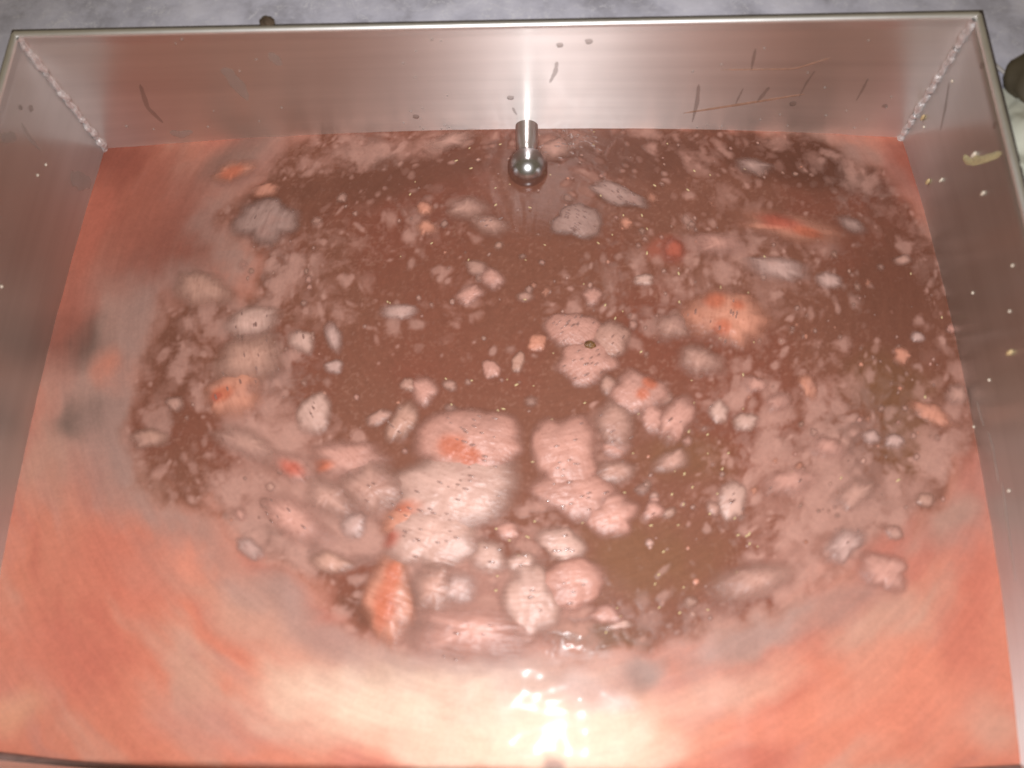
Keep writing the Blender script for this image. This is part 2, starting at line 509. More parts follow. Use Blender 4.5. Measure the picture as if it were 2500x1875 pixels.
for i, (x, y, r) in enumerate([(2398, 160, .002), (2430, 305, .0022), (75, 265, .0022), (50, 262, .0016), (2425, 222, .0016)]):
    blob('droplet', 'right' if x > 1250 else 'left', x, y, r, M['splash'], seed=i+3)
mark('drip_run', 'right', [(2318, 200), (2308, 262), (2296, 318)], 0.0016, M['splash'], seed=4)
mark('dried_smear', 'right', [(2352, 382), (2365, 394), (2400, 390), (2446, 374)], 0.0026, M['residue'], thick=0.0009, seed=7, taper=0.15)
mark('scale_smear', 'left', [(172, 432), (195, 437), (222, 446)], 0.007, M['limescale'], seed=9)
mark('scale_smear', 'left', [(2, 338), (20, 336), (40, 332)], 0.004, M['limescale'], seed=8)
mark('scale_smear', 'left', [(52, 300), (70, 335), (104, 372)], 0.0018, M['limescale'], seed=3)
mark('scale_smear', 'right', [(2412, 1055), (2422, 1085), (2438, 1180)], 0.0016, M['limescale'], seed=2)
mark('scale_smear', 'right', [(2385, 980), (2395, 1020), (2402, 1040)], 0.0010, M['limescale'], seed=4)
mark('scale_smear', 'right', [(2446, 1175), (2462, 1300), (2480, 1420)], 0.0012, M['limescale'], seed=5)
for i, (x, y) in enumerate([(2375, 715), (2465, 760), (2415, 928), (2378, 1042), (2463, 1198), (2400, 470), (2472, 648), (112, 402), (92, 428), (4, 700), (2256, 310), (2325, 198)]):
    blob('scale_speck', 'right' if x > 1250 else 'left', x, y, .0010, M['palegrain'], 0.0006, i)

# ------------------------------------------------------------------ ball-ended rod
bc = at(1288, 408, 0.004)
rod = tag(empty('ball_ended_rod', (bc[0], bc[1], 0.0)),
          'short steel rod with polished ball end, poking out from under the back wall', 'rod')
RB = 0.0148
V, Q = lump_arrays((0, 0, 0.0035), RB, RB, RB, nu=48, nv=28, rough=0.0)
mesh_np('ball', V, Q, M['chrome'], rod)
yl = HY+BOWB-bc[1]
ys = np.array([0.0, RB*0.85, RB*1.05, RB*1.15, RB*1.3, yl*0.7, yl+0.004])
rs_ = np.array([0.0062, 0.0066, 0.0068, 0.0072, 0.0080, 0.0085, 0.0085])
P = np.stack([0.0*ys-0.0008, ys, 0.0035+0*ys], 1)
V, Q = tube_arrays(P, rs_, 28)
mesh_np('shaft', V, Q, M['rod'], rod)

# ------------------------------------------------------------------ liquid
def splat(px, py, rx, ry, rot=0.0):
    """traced ellipse -> centre and half axes on the liquid"""
    c = at(px, py)[:2]
    r = math.radians(rot)
    a = at(px+rx*math.cos(r), py+rx*math.sin(r))[:2]-c
    b = at(px-ry*math.sin(r), py+ry*math.cos(r))[:2]-c
    return c, a, b
def splat_d(s, X, Y):
    c, a, b = s
    Mi = np.linalg.inv(np.array([a, b]).T)
    dx, dy = X-c[0], Y-c[1]
    return np.sqrt((Mi[0, 0]*dx+Mi[0, 1]*dy)**2+(Mi[1, 0]*dx+Mi[1, 1]*dy)**2)

K = 2500/2212.0
DARK = [(640, 300), (560, 385), (478, 470), (560, 560), (560, 625), (350, 655), (318, 790), (270, 930), (300, 1050), (440, 1095),
        (520, 1180), (640, 1250), (770, 1360), (900, 1400), (1060, 1405), (1180, 1410), (1300, 1420), (1420, 1385), (1600, 1350), (1700, 1290), (1850, 1200),
        (2010, 1110), (2120, 960), (2150, 800), (2100, 640), (2010, 480), (1880, 370), (1760, 290), (1300, 240), (900, 250)]
DW = np.array([at(x*K, y*K)[:2] for x, y in DARK])
def poly_sd(X, Y, Pn):
    inside = np.zeros(X.shape, bool); dmin = np.full(X.shape, 9.0)
    n = len(Pn)
    for i in range(n):
        x1, y1 = Pn[i]; x2, y2 = Pn[(i+1) % n]
        ex, ey = x2-x1, y2-y1
        t = np.clip(((X-x1)*ex+(Y-y1)*ey)/(ex*ex+ey*ey), 0, 1)
        dmin = np.minimum(dmin, np.hypot(X-x1-t*ex, Y-y1-t*ey))
        cnd = ((y1 > Y) != (y2 > Y)) & (X < (x2-x1)*(Y-y1)/(y2-y1+1e-12)+x1)
        inside ^= cnd
    return np.where(inside, dmin, -dmin)

def C(*v): return np.array(v, float)
BROWN = C(.195, .077, .050); BROWN_RED = C(.200, .068, .044); BROWN_GRN = C(.180, .080, .043)
ORANGE = C(.53, .182, .115); RED = C(.44, .130, .086); TAN = C(.47, .265, .195); MAUVE = C(.265, .150, .122)
PINK = C(.43, .190, .145); CREAM = C(.62, .41, .30); GREY = C(.17, .105, .083); WHITE = C(.50, .345, .30)

def mixto(col, tgt, w): return col+(tgt-col)*w[..., None]

def paint(X, Y):
    """colour of the liquid (flash falloff and glints painted in) with its dissolved foam film, and how much film there is"""
    wx = X+0.008*fbm(0, X*22, Y*22, 3); wy = Y+0.008*fbm(3, X*22+5, Y*22-3, 3)
    r, a = flow(X, Y)
    # outer, creamy swirl
    s1 = streak(1, wx, wy, 26, 2.6, 4); s2 = streak(5, wx, wy, 60, 4.0, 4); b1 = fbm(2, wx*9, wy*9, 3)
    col = np.broadcast_to(ORANGE, X.shape+(3,)).copy()
    col = mixto(col, RED, sst(0.0, 0.55, -s1+b1*.5))
    col = mixto(col, TAN, sst(-0.02, 0.6, s1)*0.75)
    col = mixto(col, PINK, sst(0.12, 0.6, s2)*0.45)
    film = np.full(X.shape, 0.35)
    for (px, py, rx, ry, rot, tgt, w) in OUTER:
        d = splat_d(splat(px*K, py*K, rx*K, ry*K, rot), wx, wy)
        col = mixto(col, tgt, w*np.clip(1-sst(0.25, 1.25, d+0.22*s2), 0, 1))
    # inner, brown liquid
    sd = poly_sd(X+0.010*fbm(4, X*38, Y*38, 4), Y+0.010*fbm(7, X*38, Y*38, 4), DW)+0.006*s2
    inn = np.broadcast_to(BROWN, X.shape+(3,)).copy()
    inn = mixto(inn, BROWN_RED, sst(-.2, .5, b1))
    fz = fbm(11, X*330, Y*330, 2, .6)
    inn = mixto(inn, C(.31, .15, .108), sst(.18, .75, fz+.35*fbm(4, X*50, Y*50, 2))*.45)      # fine froth
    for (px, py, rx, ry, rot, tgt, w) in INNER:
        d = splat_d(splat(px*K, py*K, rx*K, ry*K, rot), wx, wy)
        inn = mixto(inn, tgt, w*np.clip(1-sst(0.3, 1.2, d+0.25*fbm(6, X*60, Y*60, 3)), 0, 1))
    # thin film of foam: mottles that thicken where the traced fields lie
    dens = np.full(X.shape, 0.02)
    for (px, py, rx, ry, rot, w) in FIELDS:
        d = splat_d(splat(px*K, py*K, rx*K, ry*K, rot), wx, wy)
        dens = dens+w*np.clip(1-sst(0.2, 1.15, d), 0, 1)
    dens = np.maximum(dens, 0)
    dens += 0.35*(1-sst(0.0, 0.05, sd))
    mott = fbm(8, wx*62, wy*62, 3, 0.5)
    # many soft round dabs, drawn out a little by the swirl, thickest where the fields are
    clear = np.ones(X.shape)
    fine = fbm(6, X*230, Y*230, 3, .6)
    rg_ = np.random.RandomState(21)
    x0, y0, st = X[0, 0], Y[0, 0], X[1, 0]-X[0, 0]
    for q in range(11000):
        i = rg_.randint(8, X.shape[0]-8); j = rg_.randint(8, X.shape[1]-8)
        rad = 0.0014+(0.004+.008*min(1, dens[i, j]))*rg_.rand()**2.0
        acc = rg_.rand(); stg = 0.18+0.67*rg_.rand()**(1.3 if dens[i, j] < .55 else .7)
        if sd[i, j] < -0.002 or acc > min(.62, dens[i, j])*(1.2 if rad < .004 else .55): continue
        w_ = int(rad*2.6/st)+2
        sl_ = (slice(max(0, i-w_), i+w_+1), slice(max(0, j-w_), j+w_+1))
        aa = a[i, j]; ca, sa = math.cos(aa), math.sin(aa)
        dx = wx[sl_]-wx[i, j]+0.0012*s2[sl_]; dy = wy[sl_]-wy[i, j]
        el = 1+0.8*rg_.rand()*min(1, r[i, j]/.15)
        d = np.hypot((dx*ca+dy*sa)/el, -dx*sa+dy*ca)/rad
        clear[sl_] *= 1-stg*(1-sst(0.30, 1.25, d+.55*mott[sl_]+.40*fine[sl_]))
    haze = sst(.35, 1.2, dens+.6*mott)*.33
    grainy = sst(.15, .85, fbm(8, wx*120, wy*120, 4, .62)+1.3*(dens-.22)+.25*mott)*.55
    f1 = 1-clear*(1-haze)*(1-grainy)
    fcol = mixto(np.broadcast_to(C(.36, .175, .135), X.shape+(3,)).copy(), MAUVE, sst(-.1, .5, fbm(9, X*14, Y*14, 2)))
    fcol = mixto(fcol, C(.49, .265, .21), np.clip(1-clear+.4*fine, 0, 1)*.85)
    inn = inn+(fcol-inn)*(f1*0.80)[..., None]
    film_in = f1*0.9
    # grey lavender film between the two
    band = np.exp(-((sd+0.012)/0.017)**2)
    col = mixto(col, C(.33, .19, .155), band*np.clip(0.65+0.5*s1, 0, 1)*np.where(Y > 0.12, 0.8, 1))
    k = sst(-0.009, 0.009, sd)
    out = col*(1-k)[..., None]+inn*k[..., None]
    out = out*(1+0.06*fbm(10, X*160, Y*160, 3))[..., None]
    return np.clip(out, 0.01, 0.9), film*(1-k)+film_in*k, k

# traced in the picture's own proportions: x, y, half sizes, turn, colour, weight
OUTER = [(220, 780, 180, 380, 12, C(.35, .205, .165), .85), (430, 420, 170, 160, -40, C(.30, .17, .135), .6), (150, 735, 95, 75, 0, GREY*.78, .97), (190, 900, 100, 55, -10, GREY*1.0, .9), (390, 540, 120, 90, -30, GREY*.85, .9), (700, 330, 220, 50, -12, C(.30, .155, .125), .8), (300, 600, 60, 90, 20, MAUVE, .5),
         (520, 330, 160, 40, -35, GREY*1.1, .7), (600, 420, 60, 30, -60, MAUVE, .7), (250, 800, 60, 60, 0, ORANGE, .8), (240, 340, 120, 90, 0, RED*.55, .95), (330, 480, 190, 200, -20, RED*.70, .75), (140, 640, 70, 200, 10, RED*.8, .7),  # darkened reds in the back left corner: flash falloff put into the colour
         (200, 480, 40, 140, 15, RED, .7), (80, 1000, 70, 120, 10, TAN*.85, .6), (350, 1230, 120, 60, 15, TAN*.9, .8), (180, 1160, 120, 60, 0, ORANGE*.95, .6),
         (280, 1230, 160, 130, 20, RED*1.15, .7), (430, 1200, 60, 50, 20, ORANGE*1.2, .7), (150, 1420, 200, 130, 10, RED*1.15, .6), (560, 1330, 150, 90, 30, TAN, .7),
         (30, 1530, 70, 60, 0, C(.56, .26, .16), .8), (680, 1480, 180, 90, 5, TAN*1.15, .7), (900, 1520, 330, 130, 0, CREAM, .85), (1200, 1560, 330, 150, 0, CREAM*1.1, .95),  # creams at the front: pale foam with the flash glare painted in
         (1090, 1480, 50, 70, 0, WHITE*1.3, .8), (1240, 1480, 45, 45, 0, WHITE*1.4, .9), (1310, 1520, 80, 30, 5, WHITE*1.3, .9), (880, 1490, 35, 30, 0, CREAM*1.25, .8),  # brightened whites: flash glints painted on the swirl
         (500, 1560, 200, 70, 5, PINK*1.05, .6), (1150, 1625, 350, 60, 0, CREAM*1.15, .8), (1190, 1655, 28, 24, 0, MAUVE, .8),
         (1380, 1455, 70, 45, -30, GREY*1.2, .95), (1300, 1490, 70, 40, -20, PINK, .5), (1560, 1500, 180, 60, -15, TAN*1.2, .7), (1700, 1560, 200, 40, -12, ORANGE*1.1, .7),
         (1960, 1500, 220, 150, -20, ORANGE*1.1, .8), (2110, 1220, 70, 160, -10, RED*1.05, .85), (2080, 1380, 80, 140, -15, RED*1.05, .7), (1900, 1340, 130, 60, -30, TAN, .7),
         (2140, 1560, 70, 60, 0, C(.48, .24, .17), .8), (1620, 1390, 150, 35, -15, MAUVE*1.3, .7), (1830, 1290, 120, 50, -25, MAUVE*1.2, .6), (2060, 1120, 70, 50, -40, TAN*.8, .8),
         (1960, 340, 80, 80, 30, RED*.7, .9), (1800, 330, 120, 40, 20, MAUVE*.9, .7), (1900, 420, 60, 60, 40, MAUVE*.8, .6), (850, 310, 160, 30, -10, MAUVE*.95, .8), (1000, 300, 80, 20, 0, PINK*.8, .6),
         (900, 1500, 380, 110, 0, C(.66,.46,.34), .8), (620, 1290, 90, 50, 35, MAUVE*1.15, .8), (700, 1380, 120, 40, 20, MAUVE*1.25, .7), (1030, 1410, 220, 40, 5, WHITE*.9, .8)]
INNER = [(1920, 830, 110, 90, 20, BROWN_GRN, .9), (1960, 950, 70, 110, 20, BROWN_GRN, .8), (1400, 1210, 180, 110, 0, BROWN_GRN*1.06, .8), (1300, 1380, 130, 50, 0, BROWN_GRN*.9, .8), (1480, 990, 120, 60, 0, BROWN_GRN*1.05, .6),
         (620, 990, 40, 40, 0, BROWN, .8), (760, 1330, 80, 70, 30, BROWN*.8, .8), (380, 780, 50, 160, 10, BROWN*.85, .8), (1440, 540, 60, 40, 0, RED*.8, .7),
         (1180, 430, 90, 90, 0, BROWN*.85, .7), (1750, 340, 240, 90, 15, BROWN*.60, .95), (1350, 330, 420, 70, 0, BROWN*.7, .85), (850, 380, 260, 80, -10, BROWN*.75, .8), (1960, 600, 180, 240, 20, BROWN*.82, .8), (560, 430, 70, 60, -30, BROWN*.85, .6),  # browns darkened toward the back: weaker flash put into the colour
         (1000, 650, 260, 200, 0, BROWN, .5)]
FIELDS = [(640, 1010, 250, 160, 30, .9), (600, 1120, 200, 110, 30, .9), (500, 760, 190, 170, -20, .42), (640, 540, 130, 90, -20, .28), (860, 500, 280, 120, -10, .34), (800, 340, 220, 60, -10, .45),
          (1350, 640, 220, 120, 0, .25), (1450, 560, 240, 120, 0, .35), (1700, 560, 230, 110, 15, .42), (1600, 690, 220, 150, 0, .34), (1560, 880, 230, 130, 10, .40), (1780, 830, 160, 130, 20, .28), (1900, 880, 200, 160, 15, .34), (560, 830, 170, 120, -20, .4),
          (1730, 1040, 300, 160, -10, .72), (1800, 1170, 240, 110, -25, .8), (1560, 1230, 130, 70, -30, .28), (1050, 1330, 270, 130, 5, .95), (900, 1230, 170, 200, 10, .75), (960, 1120, 270, 130, -10, .62), (720, 1200, 130, 90, 30, .3),
          (1280, 960, 120, 130, 0, .30), (1190, 1150, 130, 110, 0, .32), (1350, 1060, 120, 90, 0, .28), (1600, 420, 200, 80, 15, .22), (1850, 450, 160, 110, 30, .24), (900, 720, 180, 130, 0, .17), (1000, 620, 140, 80, 0, .2), (1230, 700, 120, 120, 0, .22),
          (1500, 330, 330, 70, 0, .10), (2030, 930, 90, 140, 0, .2), (700, 640, 160, 110, 10, .36), (950, 860, 120, 90, 0, .12), (1290, 370, 110, 60, 0, .22), (1990, 620, 90, 200, 10, .10), (735, 1290, 90, 90, 35, -1.1), (1400, 1270, 190, 130, -20, -.9), (365, 760, 50, 130, 8, -.6), (1340, 1390, 170, 50, 0, -1), (1130, 1000, 40, 160, 0, -.5), (1120, 460, 90, 110, 0, -.5), (900, 830, 170, 60, -8, -.5)]

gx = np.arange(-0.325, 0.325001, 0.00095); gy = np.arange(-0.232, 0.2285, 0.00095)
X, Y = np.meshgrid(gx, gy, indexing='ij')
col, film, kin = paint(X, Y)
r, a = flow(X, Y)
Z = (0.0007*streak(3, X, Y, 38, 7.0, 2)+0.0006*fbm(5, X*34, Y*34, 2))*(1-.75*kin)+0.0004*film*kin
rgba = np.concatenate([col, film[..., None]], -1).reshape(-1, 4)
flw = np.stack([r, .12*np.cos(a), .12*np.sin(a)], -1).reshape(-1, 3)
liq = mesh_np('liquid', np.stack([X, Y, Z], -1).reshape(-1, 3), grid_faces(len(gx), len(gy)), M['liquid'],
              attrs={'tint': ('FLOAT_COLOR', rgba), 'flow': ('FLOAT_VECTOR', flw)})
tag(liq, kind='structure')

# ------------------------------------------------------------------ foam
TINT = {'w': C(.50, .30, .245), 'p': C(.47, .235, .185), 'o': C(.50, .215, .145), 't': C(.42, .225, .17), 'm': C(.34, .205, .172), 'r': C(.36, .095, .06), 'd': C(.41, .22, .172), 'l': C(.45, .275, .235)}
SPOT = {'o': C(.47, .13, .07), 'r': C(.42, .09, .055)}
def foam_mesh_arrays(s, seed, tint, height, dens=1.0, soft=0.5, spots=(), nr=14, na=56, irr=0.2, lobes=1):
    c, ax, bx = s
    th = np.linspace(0, 2*np.pi, na, endpoint=False); q = np.linspace(0, 1, nr)
    q = q**0.9
    Qr, TH = np.meshgrid(q, th, indexing='ij')
    # outline: a cluster of round lobes, as froth gathers
    rs1 = np.random.RandomState(seed*13+5)
    out1 = np.full(na, 0.55)
    for q_ in range(rs1.randint(8, 14)):
        an = rs1.rand()*2*np.pi; dd = .30+.42*rs1.rand(); cr_ = .34+.26*rs1.rand()
        ct = np.cos(th-an); disc = cr_*cr_-dd*dd*(1-ct*ct)
        out1 = np.maximum(out1, np.where((disc > 0) & (ct > 0), dd*ct+np.sqrt(np.maximum(disc, 0)), 0))
    out1 = np.maximum(out1, .66)**.72
    kk = np.hanning(9)[1:-1]; kk = kk/kk.sum()
    out1 = np.convolve(np.concatenate([out1[-3:], out1, out1[:3]]), kk, 'valid')
    out1 = .55*out1/out1.mean()*.92+.45*.92 if lobes < 1 else out1/out1.mean()*.95
    out = np.broadcast_to(out1, Qr.shape)*(1+irr*.5*fbm(seed % 12, np.cos(TH)*2+seed*1.7, np.sin(TH)*2-seed, 2))
    rr_ = Qr*out*1.18
    lx = rr_*np.cos(TH); ly = rr_*np.sin(TH)
    x = c[0]+lx*ax[0]+ly*bx[0]; y = c[1]+lx*ax[1]+ly*bx[1]
    edge = 1-Qr
    sv = 1+.7*fbm((seed+7) % 12, np.cos(TH)*1.1+seed, np.sin(TH)*1.1, 2)
    alpha = np.clip(edge/np.clip((soft*1.45 if soft >= .6 else soft*1.2)*sv, .25, .98), 0, 1)*dens
    lump = 0.6+0.4*fbm((seed+5) % 12, x*110, y*110, 3)
    z = 0.0011+height*(1-Qr**2)**0.8*(0.7+0.45*lump)
    z = np.where(Qr > 0.985, 0.0009, z)
    colr = np.broadcast_to(tint, x.shape+(3,)).copy()
    n1 = fbm((seed+1) % 12, x*45+seed, y*45, 3)
    colr = colr*(1+0.16*n1)[..., None]
    colr = mixto(colr, C(.40, .20, .16), sst(.1, .6, -n1)*.35)
    colr = mixto(colr, np.asarray(tint)*C(.86, .80, .77), sst(.4, .9, Qr)*.8)      # thinner rim, deeper middle, and puffy shading put into the colour
    colr = colr*(1+.10*(1-sst(0, .6, Qr)))[..., None]
    for (sx, sy, sr, key) in spots:
        d = np.hypot(lx-sx, ly-sy)/sr+0.35*n1
        colr = mixto(colr, SPOT[key], (1-sst(.3, 1.2, d))*.85)
    rgba = np.concatenate([np.clip(colr, 0, .9), alpha[..., None]], -1).reshape(-1, 4)
    r2, a2 = flow(x, y)
    fl = np.stack([r2, .12*np.cos(a2), .12*np.sin(a2)], -1).reshape(-1, 3)
    V = np.stack([x-c[0], y-c[1], z], -1).reshape(-1, 3)
    i, j = np.meshgrid(np.arange(nr-1), np.arange(na), indexing='ij')
    j2 = (j+1) % na
    Q = np.stack([i*na+j, (i+1)*na+j, (i+1)*na+j2, i*na+j2], -1).reshape(-1, 4)
    return V, Q, rgba, fl, c
GF = 'foam patches floating on the brown liquid'
def foam(px, py, rx, ry, rot, t, label, dens=1.0, soft=0.5, spots=(), bub=0, h=None, irr=0.15, seed=[0], cat='foam patch', group=GF):
    seed[0] += 1
    g = 1.16 if max(rx, ry) > 40 else 1.06
    g *= 1.14 if py > 1100 and 780 < px < 1500 else 1
    rx *= g; ry *= g
    sd = seed[0]
    big = max(rx, ry)
    h = h if h is not None else min(0.007, 0.001+0.00006*min(rx, ry))
    nr, na = (16, 72) if big > 60 else ((11, 44) if big > 28 else (9, 40))
    V, Q, rgba, fl, c = foam_mesh_arrays(splat(px, py, rx, ry, rot), sd, TINT[t], h, dens, soft, spots, nr, na, irr)
    o = mesh_np('foam_patch', V, Q, M['foam'], attrs={'tint': ('FLOAT_COLOR', rgba), 'flow': ('FLOAT_VECTOR', fl)}, loc=(c[0], c[1], 0))
    tag(o, label, cat, group)
    if bub:
        rn = random.Random(sd*7)
        VV, QQ, off = [], [], 0
        for b in range((bub*2)//3):
            i = rn.randrange(int(na*nr*0.1), int(na*nr*0.72))
            p = V[i]; rad = rn.uniform(.0004, .0008)
            _, af = flow(p[0]+c[0], p[1]+c[1]); ca, sa = math.cos(float(af)), math.sin(float(af))
            v, q = lump_arrays((p[0], p[1], p[2]), rad*3.0, rad*1.05, rad*.5, (ca, sa, 0), (-sa, ca, 0), nu=9, nv=6, rough=0)
            VV.append(v); QQ.append(q+off); off += len(v)
        tag(mesh_np('bubbles', np.concatenate(VV), np.concatenate(QQ), M['bubble'], o), kind='stuff')
    return o

foam(1158, 1075, 108, 85, -5, 'p', 'big rounded pink foam patch with an orange streak, near the middle of the liquid', spots=((-.45, .15, .35, 'o'), (-.1, .5, .3, 'o')), bub=26, soft=.35)
foam(1370, 1110, 62, 78, 0, 'p', 'teardrop pink foam patch with pointed top, right of the big rounded patch', bub=16, soft=.4)
foam(1110, 1200, 135, 72, -12, 'w', 'large white foam patch just below the big rounded pink one', spots=((-.75, .2, .3, 'o'),), bub=30, soft=.45)
foam(1055, 1310, 95, 62, -10, 'w', 'whitish foam patch with an orange left edge, second below the big rounded one', spots=((-.9, -.2, .35, 'r'),), bub=18, soft=.45)
foam(955, 1455, 48, 95, 8, 'o', 'tall orange and white foam patch beside the dark brown gap, lower left', spots=((-.2, .2, .5, 'o'), (0, -.4, .4, 'o')), soft=.5)
foam(1401, 805, 56, 42, -5, 'p', 'upper pink pitted patch of the bubbly foam pair with a dark speck between', bub=24, soft=.35)
foam(1432, 884, 68, 46, -8, 'p', 'lower pitted patch of the bubbly foam pair with a dark speck between', bub=24, soft=.4)
foam(1490, 834, 40, 44, 0, 'd', 'dull small foam lobe on the right of the bubbly foam pair', bub=10, soft=.5)
foam(1312, 840, 25, 22, 0, 'o', 'small round salmon pink foam dot left of the bubbly pair')
foam(1200, 904, 24, 22, 0, 'p', 'small pointed pink foam dab, left of an upright oval one')
foam(1264, 886, 16, 26, 0, 't', 'small upright oval tan foam dab below the salmon dot')
foam(1204, 684, 36, 27, 20, 'p', 'pink foam dab above centre, lower right half of a joined pair', soft=.7)
foam(1165, 658, 36, 18, 10, 'd', 'thin dull foam dab above centre, upper half of a joined pair', soft=.7)
foam(1148, 722, 40, 24, -15, 'p', 'soft oval pink foam dab left below the joined pair above centre', soft=.7)
foam(977, 765, 44, 20, 0, 'l', 'flat bluish lavender foam dab left of centre', soft=.7)
foam(1038, 958, 38, 36, 10, 'p', 'rounded pink foam dab up left of the big rounded patch', soft=.6)
foam(996, 942, 22, 18, 0, 't', 'small tan foam lobe touching the rounded dab left of centre', soft=.6)
foam(925, 1021, 34, 20, -25, 'd', 'dull slanted foam dab left of a longer slanted tan patch', soft=.7)
foam(982, 1035, 30, 56, 28, 't', 'long slanted tan foam patch up left of the big rounded patch', bub=6, soft=.6)
foam(768, 1008, 38, 50, 20, 'w', 'whitish oval foam patch left of the slanted ones, over brown liquid', bub=6, soft=.55)
foam(741, 834, 36, 30, 0, 'w', 'round whitish foam dab with a dark pit, left side', spots=(), bub=3, soft=.6)
foam(816, 826, 22, 38, -15, 'l', 'upright lavender foam dab right of the round whitish one', soft=.7)
foam(818, 898, 26, 19, 0, 'l', 'small lavender foam dab below the upright lavender one', soft=.7)
foam(621, 790, 74, 34, -18, 'w', 'white foam patch with shiny wet lines, on the left', bub=14, soft=.65)
foam(620, 880, 96, 60, -25, 't', 'wide tan foam patch below the white wet-lined patch, on the left', dens=.9, bub=14, soft=.7)
foam(572, 962, 84, 52, -28, 'o', 'orange foam patch with a red spot, at the far left', spots=((-.25, -.1, .35, 'o'), (-.4, -.1, .16, 'r')), bub=6, soft=.6)
foam(494, 705, 70, 46, 0, 't', 'broad pinkish tan foam patch above the dark left bay', dens=.95, soft=.7)
foam(656, 542, 76, 48, -10, 'm', 'large dull mauve foam patch in the upper left', dens=.95, bub=6, soft=.5)
foam(652, 466, 36, 20, -10, 'o', 'small orange foam dab above the mauve patch, upper left', soft=.7)
foam(571, 426, 56, 26, -25, 'o', 'slanted orange-red foam streak at the upper left edge', dens=.85, soft=.8, spots=((0, 0, .6, 'o'),))
foam(370, 1072, 48, 24, -5, 't', 'pale foam dab by the dark left edge of the brown area', soft=.8)
foam(428, 988, 26, 20, 0, 'd', 'small dull foam dab between the dark left edge and the orange patch', soft=.8)
foam(853, 1122, 84, 40, -8, 'p', 'wide pink foam patch left of the big rounded patch', dens=.95, spots=((-.6, .2, .35, 'o'),), soft=.7)
foam(715, 1145, 60, 36, 25, 'p', 'pink foam patch with red tinge in the lower left foam field', dens=.9, spots=((0, 0, .6, 'r'),), soft=.8)
foam(600, 1085, 90, 36, 28, 'd', 'long dull foam streak slanting across the lower left foam field', dens=.85, soft=.8)
foam(720, 1270, 100, 48, 25, 'p', 'broad pink foam patch at the lower left, slanting down right', dens=.9, bub=10, soft=.75)
foam(612, 1340, 40, 24, 20, 'l', 'pale lavender foam dab at the lower left rim of the brown area', soft=.7)
foam(812, 1376, 42, 26, 10, 't', 'tan foam dab inside the dark lower left gap', soft=.7)
foam(868, 1285, 34, 30, 0, 'l', 'pale foam dab left of the whitish patch with orange edge', soft=.7)
foam(1563, 960, 60, 52, 10, 'p', 'pink foam patch with one orange spot, right of the middle', spots=((.05, .15, .28, 'o'), (.3, -.4, .3, 'o')), soft=.5)
foam(1590, 1020, 28, 42, -30, 'p', 'short foam tail below the patch with one orange spot', soft=.6)
foam(1652, 1020, 36, 62, 15, 'p', 'upright pink foam patch right of the patch with one orange spot', bub=4, soft=.6)
foam(1495, 1040, 46, 62, -8, 'd', 'dull pitted foam patch between the teardrop and the orange-spotted patch', bub=8, soft=.7)
foam(1502, 1095, 38, 26, -10, 'p', 'pink foam dab at the lower end of the dull pitted patch', soft=.6)
foam(1482, 942, 26, 26, 0, 'd', 'small dull dab above the dull pitted patch', soft=.7)
foam(1401, 1215, 78, 50, 18, 'p', 'pitted pink foam patch below the teardrop', bub=18, soft=.5)
foam(1505, 1155, 46, 32, 0, 'd', 'dull reddish foam dab up right of the pitted patch below the teardrop', soft=.8)
foam(1490, 1258, 50, 44, 0, 'p', 'rounded pink foam patch over greenish brown liquid, lower middle', soft=.55)
foam(1592, 1248, 28, 26, -20, 'p', 'small pointed pink dab right of the rounded lower middle patch', bub=2, soft=.6)
foam(1371, 1332, 46, 34, 20, 'w', 'small white foam patch with glints, lower middle right', bub=8, soft=.5)
foam(1391, 1426, 62, 50, 0, 'p', 'pink rounded foam patch at the edge of the greenish brown pool', bub=6, soft=.4)
foam(1300, 1470, 54, 78, -8, 'w', 'tall whitish pink foam patch left of the greenish brown pool', bub=6, soft=.5)
foam(1196, 1364, 44, 34, 0, 'w', 'white foam dab with dark pits, lower middle', bub=5, soft=.6)
foam(1275, 1378, 36, 26, 0, 'w', 'white foam dab with one dark pit, right neighbour of the pitted dab', bub=3, soft=.6)
foam(1239, 1297, 28, 24, 0, 'p', 'small pale pink dab between two white patches, lower middle', soft=.6)
foam(1120, 1440, 46, 40, 0, 'l', 'pale lavender foam patch in the lower middle foam field', dens=.85, soft=.8)
foam(1150, 1540, 150, 62, 4, 'p', 'broad milky foam sheet at the lower edge of the brown area', dens=.8, bub=8, soft=.85)
foam(1480, 1500, 40, 24, 5, 'p', 'small pink foam dab in the greenish brown pool', soft=.6)
foam(1512, 1528, 34, 14, -10, 'w', 'thin white glinting foam sliver in the greenish brown pool', bub=2, soft=.7)
foam(1773, 778, 88, 76, 10, 'o', 'large orange foam patch with red spots, right of the middle', dens=.95, spots=((-.35, -.35, .3, 'o'), (.2, -.3, .22, 'o'), (-.05, .35, .28, 'o')), bub=16, soft=.55)
foam(1890, 655, 78, 28, 12, 'l', 'long lavender foam streak right of the red foam, upper right', dens=.9, soft=.75)
foam(2022, 690, 36, 22, 10, 'l', 'pale lavender foam dab at the end of the long lavender streak', soft=.75)
foam(1925, 565, 130, 42, 14, 'o', 'wide reddish orange foam patch in the upper right', dens=.75, spots=((-.2, -.2, .5, 'r'), (.3, .0, .3, 'o')), soft=.75)
foam(1755, 600, 90, 30, 0, 'p', 'flat pink foam patch left of the wide reddish one, upper right', dens=.7, soft=.8)
foam(1643, 612, 32, 32, 0, 'r', 'small bright red foam spot above the orange patch', dens=1, soft=.8)
foam(1571, 687, 26, 16, 0, 'w', 'small white dab below the bright red spot', soft=.6)
foam(1447, 728, 26, 25, 0, 'p', 'small pink round dab above the bubbly pair', soft=.6)
